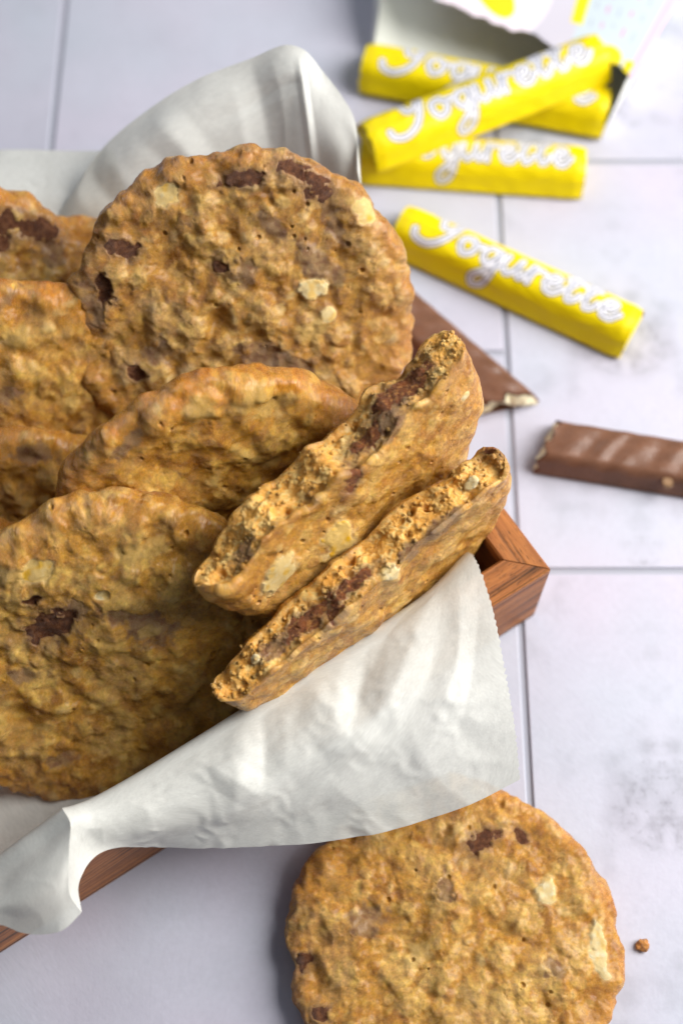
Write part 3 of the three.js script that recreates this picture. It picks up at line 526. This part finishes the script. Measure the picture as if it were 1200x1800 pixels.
// ---------------------------------------------------------------- wrapped bars
function lettering(ctx, x, y, s) {
  const L = [];
  const st = (...p) => L.push(p);
  st([0.55, -0.75], [0.95, -0.95], [1.05, -0.35], [1.25, 0.1], [1.75, -0.1], [2.25, -1.15]);
  st([2.25, -1.15], [1.95, 0.1], [1.35, 1.0], [0.55, 1.35], [-0.1, 1.15], [-0.2, 0.85]);
  let o = 2.55; st([o + 0.55, 0], [o + 0.1, 0.15], [o, 0.6], [o + 0.3, 0.98], [o + 0.75, 0.8], [o + 0.9, 0.35], [o + 0.6, 0.02], [o + 0.75, 0.25], [o + 1.25, 0.2]);
  o = 4.0; st([o + 0.85, 0.05], [o + 0.3, 0.05], [o, 0.55], [o + 0.3, 0.98], [o + 0.75, 0.6], [o + 0.9, 0.05], [o + 0.85, 1.2], [o + 0.5, 2.15], [o - 0.05, 2.35], [o - 0.2, 1.95], [o + 0.4, 1.4], [o + 1.2, 0.75]);
  o = 5.35; st([o, 0.05], [o - 0.05, 0.7], [o + 0.25, 1.0], [o + 0.65, 0.7], [o + 0.85, 0.02], [o + 0.8, 0.75], [o + 1.05, 0.98], [o + 1.35, 0.6]);
  o = 6.75; st([o, 0.7], [o + 0.2, -0.02], [o + 0.15, 1.0]); st([o + 0.17, 0.55], [o + 0.45, 0.05], [o + 0.85, 0.1]);
  o = 7.85; const e = (q) => st([q - 0.05, 0.6], [q + 0.55, 0.45], [q + 0.7, 0.1], [q + 0.35, -0.02], [q + 0.02, 0.45], [q + 0.15, 0.92], [q + 0.6, 0.98], [q + 1.05, 0.6]); e(o);
  o = 9.1; const t = (q) => { st([q, 0.6], [q + 0.45, -0.3], [q + 0.5, -0.95], [q + 0.25, -0.9], [q + 0.12, 0.2], [q + 0.25, 0.95], [q + 0.6, 0.85], [q + 0.8, 0.55]); st([q - 0.12, -0.22], [q + 0.72, -0.28]); }; t(o); t(o + 1.08);
  e(11.3);
  const draw = (lw, col) => { ctx.lineWidth = lw * s; ctx.strokeStyle = col; ctx.lineCap = ctx.lineJoin = 'round';
    for (const p of L) { const c = new THREE.CatmullRomCurve3(p.map(([a, b]) => V(x + a * s * 0.94, y + b * s, 0)), false, 'centripetal').getPoints(50); ctx.beginPath(); c.forEach((q, i) => (i ? ctx.lineTo(q.x, q.y) : ctx.moveTo(q.x, q.y))); ctx.stroke(); } };
  draw(0.51, '#bdb02a'); draw(0.46, '#4b4d57'); draw(0.36, '#ececf0'); draw(0.11, '#9a9eab');
}
const cv = document.createElement('canvas'); cv.width = 2048; cv.height = 768;
{ const c = cv.getContext('2d'); c.fillStyle = '#ecd600'; c.fillRect(0, 0, 2048, 768); lettering(c, 190, 318, 148); }
const labelT = new THREE.CanvasTexture(cv); labelT.colorSpace = THREE.SRGBColorSpace; labelT.wrapS = labelT.wrapT = THREE.ClampToEdgeWrapping;
const foilT = dataTex(256, 256, (u, v) => { const g = 0.5 + 0.5 * tileNoise(u, v, 2.5, 3, 6); return [g, g, g]; });
const wrapMat = new THREE.MeshPhysicalMaterial({ map: labelT, color: new THREE.Color(0.93, 0.92, 0.93), roughness: 0.42, bumpMap: foilT, bumpScale: 0.0006, specularIntensity: 0.55 });
const plainWrap = new THREE.MeshPhysicalMaterial({ color: new THREE.Color(0.82, 0.67, 0.0), roughness: 0.42, bumpMap: foilT, bumpScale: 0.0006, specularIntensity: 0.55 });
// cross-section of a bar: width at the foot, at the shoulder, height; starts at the back foot and runs over the top
function section(w, wt, h, n, r = 0.0028) {
  const s = new THREE.Path(), a = w / 2, b = wt / 2; s.moveTo(a - 0.001, 0); s.quadraticCurveTo(a, 0, a - 0.0002, 0.0012); s.lineTo(mix(a, b, 0.55), h * 0.5); s.quadraticCurveTo(b, h, b - r, h);
  s.quadraticCurveTo(0, h + 0.0007, -b + r, h); s.quadraticCurveTo(-b, h, -mix(a, b, 0.55), h * 0.5); s.lineTo(-a + 0.0002, 0.0012); s.quadraticCurveTo(-a, 0, -a + 0.001, 0);
  return s.getSpacedPoints(n);
}
function barBody(L, w, wt, h, seed, capped) {
  const n = 64, m = 90, S = section(w, wt, h, n, 0.0055), P = [], UV = [], idx = [];
  for (let i = 0; i <= m; i++) {
    const t = i / m, x = (t - 0.5) * L, e = Math.min(t, 1 - t) * L, k = 1 - 0.05 * sst(0.004, 0, e);
    for (let j = 0; j <= n; j++) {
      const p = S[j], wr = noise(x * 160 + seed, p.x * 220, p.y * 220) * 0.00035 + Math.sin(x * 900 + p.x * 300) * 0.00012 * sst(0.012, 0.002, e) * noise(p.x * 300, seed, 2) * 3;
      P.push(x + noise(p.x * 300 + seed, p.y * 300, i < m / 2 ? 1 : 8) * 0.0008 * (e < 0.001 ? 1 : 0), p.y * k + wr + 0.0003, -p.x * k); UV.push(t, 1 - j / n);   // j = 0 at z = -w/2, the back
      if (i < m && j < n) { const q = i * (n + 1) + j; idx.push(q, q + 1, q + n + 1, q + 1, q + n + 2, q + n + 1); }
    }
  }
  // underside
  for (let i = 0; i < m; i++) { const q = i * (n + 1); idx.push(q, q + n + 1, q + n, q + n, q + n + 1, q + 2 * n + 1); }
  if (capped) for (const [q, f] of [[0, 1], [m * (n + 1), 0]]) for (let j = 1; j < n; j++) f ? idx.push(q, q + j + 1, q + j) : idx.push(q, q + j, q + j + 1);
  const g = new THREE.BufferGeometry(); g.setAttribute('position', new THREE.Float32BufferAttribute(P, 3)); g.setAttribute('uv', new THREE.Float32BufferAttribute(UV, 2)); g.setIndex(idx); g.computeVertexNormals(); return g;
}
function endFold(w, wt, h, side, seed) {       // the tucked end of the wrapper: set back, with a folded tongue standing across it
  const S = section(w * 0.955, wt * 0.955, h * 0.95, 40, 0.0053), P = [], idx = [], UV = [];
  const rings = 6;
  for (let i = 0; i <= rings; i++) { const k = 1 - i / rings; S.forEach((p, j) => { const d = Math.sin((1 - k) * Math.PI * 0.9) * 0.0026 + noise(j * 0.5, i, seed) * 0.0006; P.push(-side * d, mix(h * 0.42, p.y, k) + 0.0004, -p.x * k); UV.push(j / 40, k); if (i < rings && j < 40) { const q = i * 41 + j; idx.push(q, q + 1, q + 41, q + 1, q + 42, q + 41); } }); }
  const tong = new THREE.BoxGeometry(0.0007, h * 0.55, w * 0.8, 1, 6, 12); { const p = tong.attributes.position; for (let i = 0; i < p.count; i++) { const z = p.getZ(i), y = p.getY(i); p.setXYZ(i, p.getX(i) + side * (0.0004 + 0.0009 * noise(z * 260 + seed, y * 260, 1)), y + h * 0.38, z * (1 - 0.35 * (y / h + 0.3))); } }
  const g = new THREE.BufferGeometry(); g.setAttribute('position', new THREE.Float32BufferAttribute(P, 3)); g.setAttribute('uv', new THREE.Float32BufferAttribute(UV, 2)); g.setIndex(idx); g.computeVertexNormals();
  return mergeGeometries([g, tong]);
}
const BW = 0.0235, BWT = 0.0150, BHT = 0.0124;
function bar(name, label, a, b, tilt, seed) {
  const g = thing(name, label, 'chocolate bar', 'yellow wrapped chocolate bars'), d = b.clone().sub(a), L = d.length();
  mesh('wrapper', barBody(L, BW, BWT, BHT, seed, false), wrapMat, g);
  for (const s of [-1, 1]) mesh('folded_end', endFold(BW, BWT, BHT, s, seed + s), plainWrap, g).position.x = s * (L / 2 - 0.0012);
  g.position.copy(a).add(b).multiplyScalar(0.5); const x = d.normalize(), z0 = V(0, 1, 0).cross(x).negate(); const z = x.clone().cross(V(0, 1, 0)).normalize(), y = z.clone().cross(x);
  g.quaternion.setFromRotationMatrix(new THREE.Matrix4().makeBasis(x, y, z)); g.rotateX(THREE.MathUtils.degToRad(tilt)); return g;
}
bar('wrapped_bar', 'yellow wrapped chocolate bar lying alone on the table below the pile', at(702, 410, 0.0005), at(1108, 594, 0.0005), 0, 1);
bar('wrapped_bar_001', 'yellow wrapped chocolate bar lowest in the pile, nearest the viewer', at(634, 285, 0.0005), at(1022, 312, 0.0005), 0, 2);
bar('wrapped_bar_002', 'yellow wrapped chocolate bar half inside the opened carton, under the crossing bar', at(640, 128, 0.0018), at(1064, 208, 0.0018), 0, 3);
bar('wrapped_bar_003', 'yellow wrapped chocolate bar lying across the top of the pile', at(644, 266, 0.0126), at(1050, 110, 0.0145), 6, 4);

// ---------------------------------------------------------------- unwrapped chocolate pieces
const chocBump = dataTex(256, 256, (u, v) => { const g = 0.5 + 0.4 * tileNoise(u, v, 3, 4, 2); return [g, clamp(0.6 + tileNoise(u, v, 4, 3, 5), 0.2, 1), g]; });
const chocMat = new THREE.MeshPhysicalMaterial({ vertexColors: true, roughness: 0.62, roughnessMap: chocBump, bumpMap: chocBump, bumpScale: 0.00012, specularIntensity: 0.6 });
const fillMat = new THREE.MeshPhysicalMaterial({ color: new THREE.Color(0.80, 0.74, 0.52), roughness: 0.6, bumpMap: chocBump, bumpScale: 0.0006 });
function chocPiece(name, label, a, b, brokenAtB, skew, seed) {
  const g = thing(name, label, 'chocolate'), d = b.clone().sub(a), L = d.length(), n = 60, m = 160, S = section(0.0222, 0.0165, 0.0098, n, 0.0032), P = [], UV = [], idx = [], C = [];
  const brk = (y, z) => skew * z + noise(z * 260 + seed, y * 260, 3) * 0.003 + noise(z * 900 + seed, y * 900, 6) * 0.0009;
  for (let i = 0; i <= m; i++) for (let j = 0; j <= n; j++) {
    const t = i / m, p = S[j], z = -p.x, top = sst(0.006, 0.009, p.y); let x = (t - 0.5) * L;
    const bx = (brokenAtB ? L / 2 : -L / 2) + brk(p.y, z); const lim = brokenAtB ? mix(-L / 2, bx, t) : mix(bx, L / 2, t); x = lim;
    const wave = Math.sin((x * 1.0 + z * 0.9) * 520 + 2.5 * noise(x * 60, z * 60, seed) + seed) * 0.00038 * top + noise(x * 150, z * 200, seed) * 0.0003 * top;
    P.push(x, p.y + wave, z); UV.push(x / 0.02, j / n * 2); const f = 0.9 + 0.3 * fbm(x * 110, z * 300, seed + 4, 3); C.push(0.185 * f, 0.087 * f, 0.051 * f);
    if (i < m && j < n) { const q = i * (n + 1) + j; idx.push(q, q + 1, q + n + 1, q + 1, q + n + 2, q + n + 1); }
  }
  const far = brokenAtB ? 0 : m * (n + 1); for (let j = 1; j < n; j++) brokenAtB ? idx.push(far, far + j + 1, far + j) : idx.push(far, far + j, far + j + 1);
  for (let i = 0; i < m; i++) { const q = i * (n + 1); idx.push(q, q + n + 1, q + n, q + n, q + n + 1, q + 2 * n + 1); }
  const geo = new THREE.BufferGeometry(); geo.setAttribute('position', new THREE.Float32BufferAttribute(P, 3)); geo.setAttribute('uv', new THREE.Float32BufferAttribute(UV, 2)); geo.setAttribute('color', new THREE.Float32BufferAttribute(C, 3)); geo.setIndex(idx); geo.computeVertexNormals();
  mesh('chocolate_shell', geo, chocMat, g);
  // the pale filling at the break and the broken rim of chocolate round it
  const ring = (k0, k1, off, mat, nm, colour) => { const P2 = [], i2 = [], u2 = [], c2 = [], R = 10; for (let i = 0; i <= R; i++) { const k = mix(k0, k1, i / R); S.forEach((p, j) => { const y = 0.0042 + (p.y - 0.0042) * k, z = -p.x * k, e = brk(p.y, -p.x) * k + brk(y, z) * (1 - k) + off * Math.sqrt(1 - Math.min(1, k * k)) + noise(z * 400 + seed, y * 400, 9) * 0.00025 * (k < 0.98 ? 1 : 0); P2.push((brokenAtB ? L / 2 : -L / 2) + e, y, z); u2.push(z * 60, y * 60); c2.push(0.15, 0.06, 0.035); if (i < R && j < n) { const q = i * (n + 1) + j; brokenAtB ? i2.push(q, q + n + 1, q + 1, q + 1, q + n + 1, q + n + 2) : i2.push(q, q + 1, q + n + 1, q + 1, q + n + 2, q + n + 1); } }); }
    const q = new THREE.BufferGeometry(); q.setAttribute('position', new THREE.Float32BufferAttribute(P2, 3)); q.setAttribute('uv', new THREE.Float32BufferAttribute(u2, 2)); q.setAttribute('color', new THREE.Float32BufferAttribute(c2, 3)); q.setIndex(i2); q.computeVertexNormals(); mesh(nm, q, mat, g); };
  const o = brokenAtB ? 1 : -1;
  ring(1, 0.88, 0, chocMat, 'broken_edge'); ring(0.885, 0.0, o * 0.0010, fillMat, 'cream_filling');
  g.position.copy(a).add(b).multiplyScalar(0.5); const x = d.normalize(), z = x.clone().cross(V(0, 1, 0)).normalize(), y = z.clone().cross(x); g.quaternion.setFromRotationMatrix(new THREE.Matrix4().makeBasis(x, y, z)); return g;
}
chocPiece('chocolate_piece', 'unwrapped brown chocolate piece half hidden behind the upper cookie half', at(692, 548, 0.0003), at(888, 718, 0.0003), true, -0.55, 2);
const piece2 = chocPiece('chocolate_piece_001', 'unwrapped brown chocolate piece broken open at its left end, running out at the right', at(962, 790, 0.0003), at(1330, 850, 0.0003), false, -0.25, 5);

// ---------------------------------------------------------------- opened carton
{
  const g = thing('carton', 'white and pink carton torn open, lying behind the wrapped bars', 'carton');
  const inside = new THREE.MeshPhysicalMaterial({ color: new THREE.Color(0.74, 0.76, 0.72), roughness: 0.75 });
  const c2 = document.createElement('canvas'); c2.width = 1024; c2.height = 768; const c = c2.getContext('2d');
  c.fillStyle = '#d2ced8'; c.fillRect(0, 0, 1024, 768); c.fillStyle = '#f6e9f1'; c.beginPath(); c.ellipse(250, 560, 330, 240, 0, 0, 7); c.fill();
  c.fillStyle = '#ccd8dd'; c.fillRect(700, 0, 324, 768); c.fillStyle = '#efc6dd'; c.fillRect(990, 0, 34, 768);
  c.fillStyle = '#f2df1c'; c.beginPath(); c.ellipse(330, 640, 95, 66, 0.3, 0, 7); c.fill(); c.fillRect(672, 380, 50, 265); c.beginPath(); c.ellipse(880, 716, 62, 40, 0, 0, 7); c.fill(); c.fillRect(960, 700, 40, 50);
  const r = rng(9); for (let k = 0; k < 5; k++) { c.fillStyle = k % 2 ? '#d9a2c8' : '#b9c3cf'; for (let j = 0; j < 6; j++) c.fillRect(750 + k * 46, 330 + j * 56 + r() * 10, 10, 34 * (0.4 + r() * 0.6)); }
  const pt = new THREE.CanvasTexture(c2); pt.colorSpace = THREE.SRGBColorSpace;
  const print = new THREE.MeshPhysicalMaterial({ map: pt, color: new THREE.Color(0.86, 0.86, 0.88), roughness: 0.4 });
  // a panel of card from corner points (a, b, c, d), an edge noise on side b-c... and its thickness
  const panel = (name, q, mat, nu, nv, tear, thick = 0.0006) => {
    const P = [], UV = [], idx = [], at2 = (u, v) => q[0].clone().lerp(q[1], u).lerp(q[3].clone().lerp(q[2], u), v);
    const n = q[1].clone().sub(q[0]).cross(q[3].clone().sub(q[0])).normalize().multiplyScalar(thick);
    for (let s = 0; s < 2; s++) for (let i = 0; i <= nu; i++) for (let j = 0; j <= nv; j++) { const u = i / nu; const v = j / nv * (tear ? tear(u) : 1); const p = at2(u, v).addScaledVector(n, s); p.y += 0.0008 * noise(u * 4, v * 4, nu) ; P.push(p.x, p.y, p.z); UV.push(u, 1 - v); }
    const K = (nu + 1) * (nv + 1), id = (s, i, j) => s * K + i * (nv + 1) + j;
    for (let i = 0; i < nu; i++) for (let j = 0; j < nv; j++) for (let s = 0; s < 2; s++) { const a = id(s, i, j), b = id(s, i + 1, j), c = id(s, i + 1, j + 1), d = id(s, i, j + 1); s ? idx.push(a, b, c, a, c, d) : idx.push(a, c, b, a, d, c); }
    const rim = []; for (let i = 0; i <= nu; i++) rim.push([i, 0]); for (let j = 1; j <= nv; j++) rim.push([nu, j]); for (let i = nu - 1; i >= 0; i--) rim.push([i, nv]); for (let j = nv - 1; j > 0; j--) rim.push([0, j]);
    rim.forEach(([i, j], k) => { const [i2, j2] = rim[(k + 1) % rim.length]; idx.push(id(0, i, j), id(0, i2, j2), id(1, i, j), id(1, i, j), id(0, i2, j2), id(1, i2, j2)); });
    const geo = new THREE.BufferGeometry(); geo.setAttribute('position', new THREE.Float32BufferAttribute(P, 3)); geo.setAttribute('uv', new THREE.Float32BufferAttribute(UV, 2)); geo.setIndex(idx); geo.computeVertexNormals(); return mesh(name, geo, mat, g);
  };
  const h = 0.024;
  panel('bottom_panel', [at(690, -260, 0.0004), at(1285, -200, 0.0004), at(1052, 245, 0.0004), at(652, 120, 0.0004)], inside, 20, 20);
  const tear = (u) => 0.965 - 0.05 * Math.abs(noise(u * 5, 2, 1)) - 0.012 * noise(u * 17, 4, 1);
  panel('top_panel', [at(620, -330, h), at(1335, -250, h), at(1102, 152, h), at(768, 12, h)], print, 60, 20, tear);
  panel('side_panel', [at(1285, -200, 0.001), at(1052, 245, 0.001), at(1102, 134, h - 0.0005), at(1335, -250, h - 0.0005)].map((p) => p.add(V(0.0008, 0, 0))), inside, 20, 6);
  panel('side_panel', [at(690, -260, 0.001), at(652, 120, 0.001), at(672, -10, 0.020), at(620, -330, h)], inside, 20, 6);
}

// ---------------------------------------------------------------- crumbs
function crumb(name, label, p, s, colour, seed) {
  const g = new THREE.IcosahedronGeometry(s, 4), a = g.attributes.position, col = [];
  for (let i = 0; i < a.count; i++) { const x = a.getX(i), y = a.getY(i), z = a.getZ(i), k = (1 + 0.9 * fbm(x / s * 0.8 + seed, y / s * 0.8, z / s * 0.8, 3)) / Math.pow((Math.abs(x / s) ** 4 + Math.abs(y / s) ** 4 + Math.abs(z / s) ** 4), 0.18); a.setXYZ(i, x * k * 1.1, y * k * 0.75, z * k); const f = 0.8 + 0.6 * fbm(x / s * 2 + seed, y / s * 2, z / s * 2, 2); col.push(colour[0] * f, colour[1] * f, colour[2] * f); }
  g.setAttribute('color', new THREE.Float32BufferAttribute(col, 3)); g.computeVertexNormals();
  const m = mesh(name, g, doughMat, scene); m.position.copy(p); LABEL(m, label, 'crumb'); return m;
}
crumb('crumb', 'single orange brown crumb on the table to the right of the flat cookie', at(1128, 1661, 0.0012), 0.0018, [0.72, 0.30, 0.06], 3);
crumb('crumb_001', 'small pale brown crumb on top of the right chocolate piece', at(1173, 849, 0.0088), 0.0016, [0.42, 0.24, 0.11], 8);

scene.traverse((o) => { if (o.isMesh) { o.castShadow = true; o.receiveShadow = true; } });
renderer.render(scene, camera);
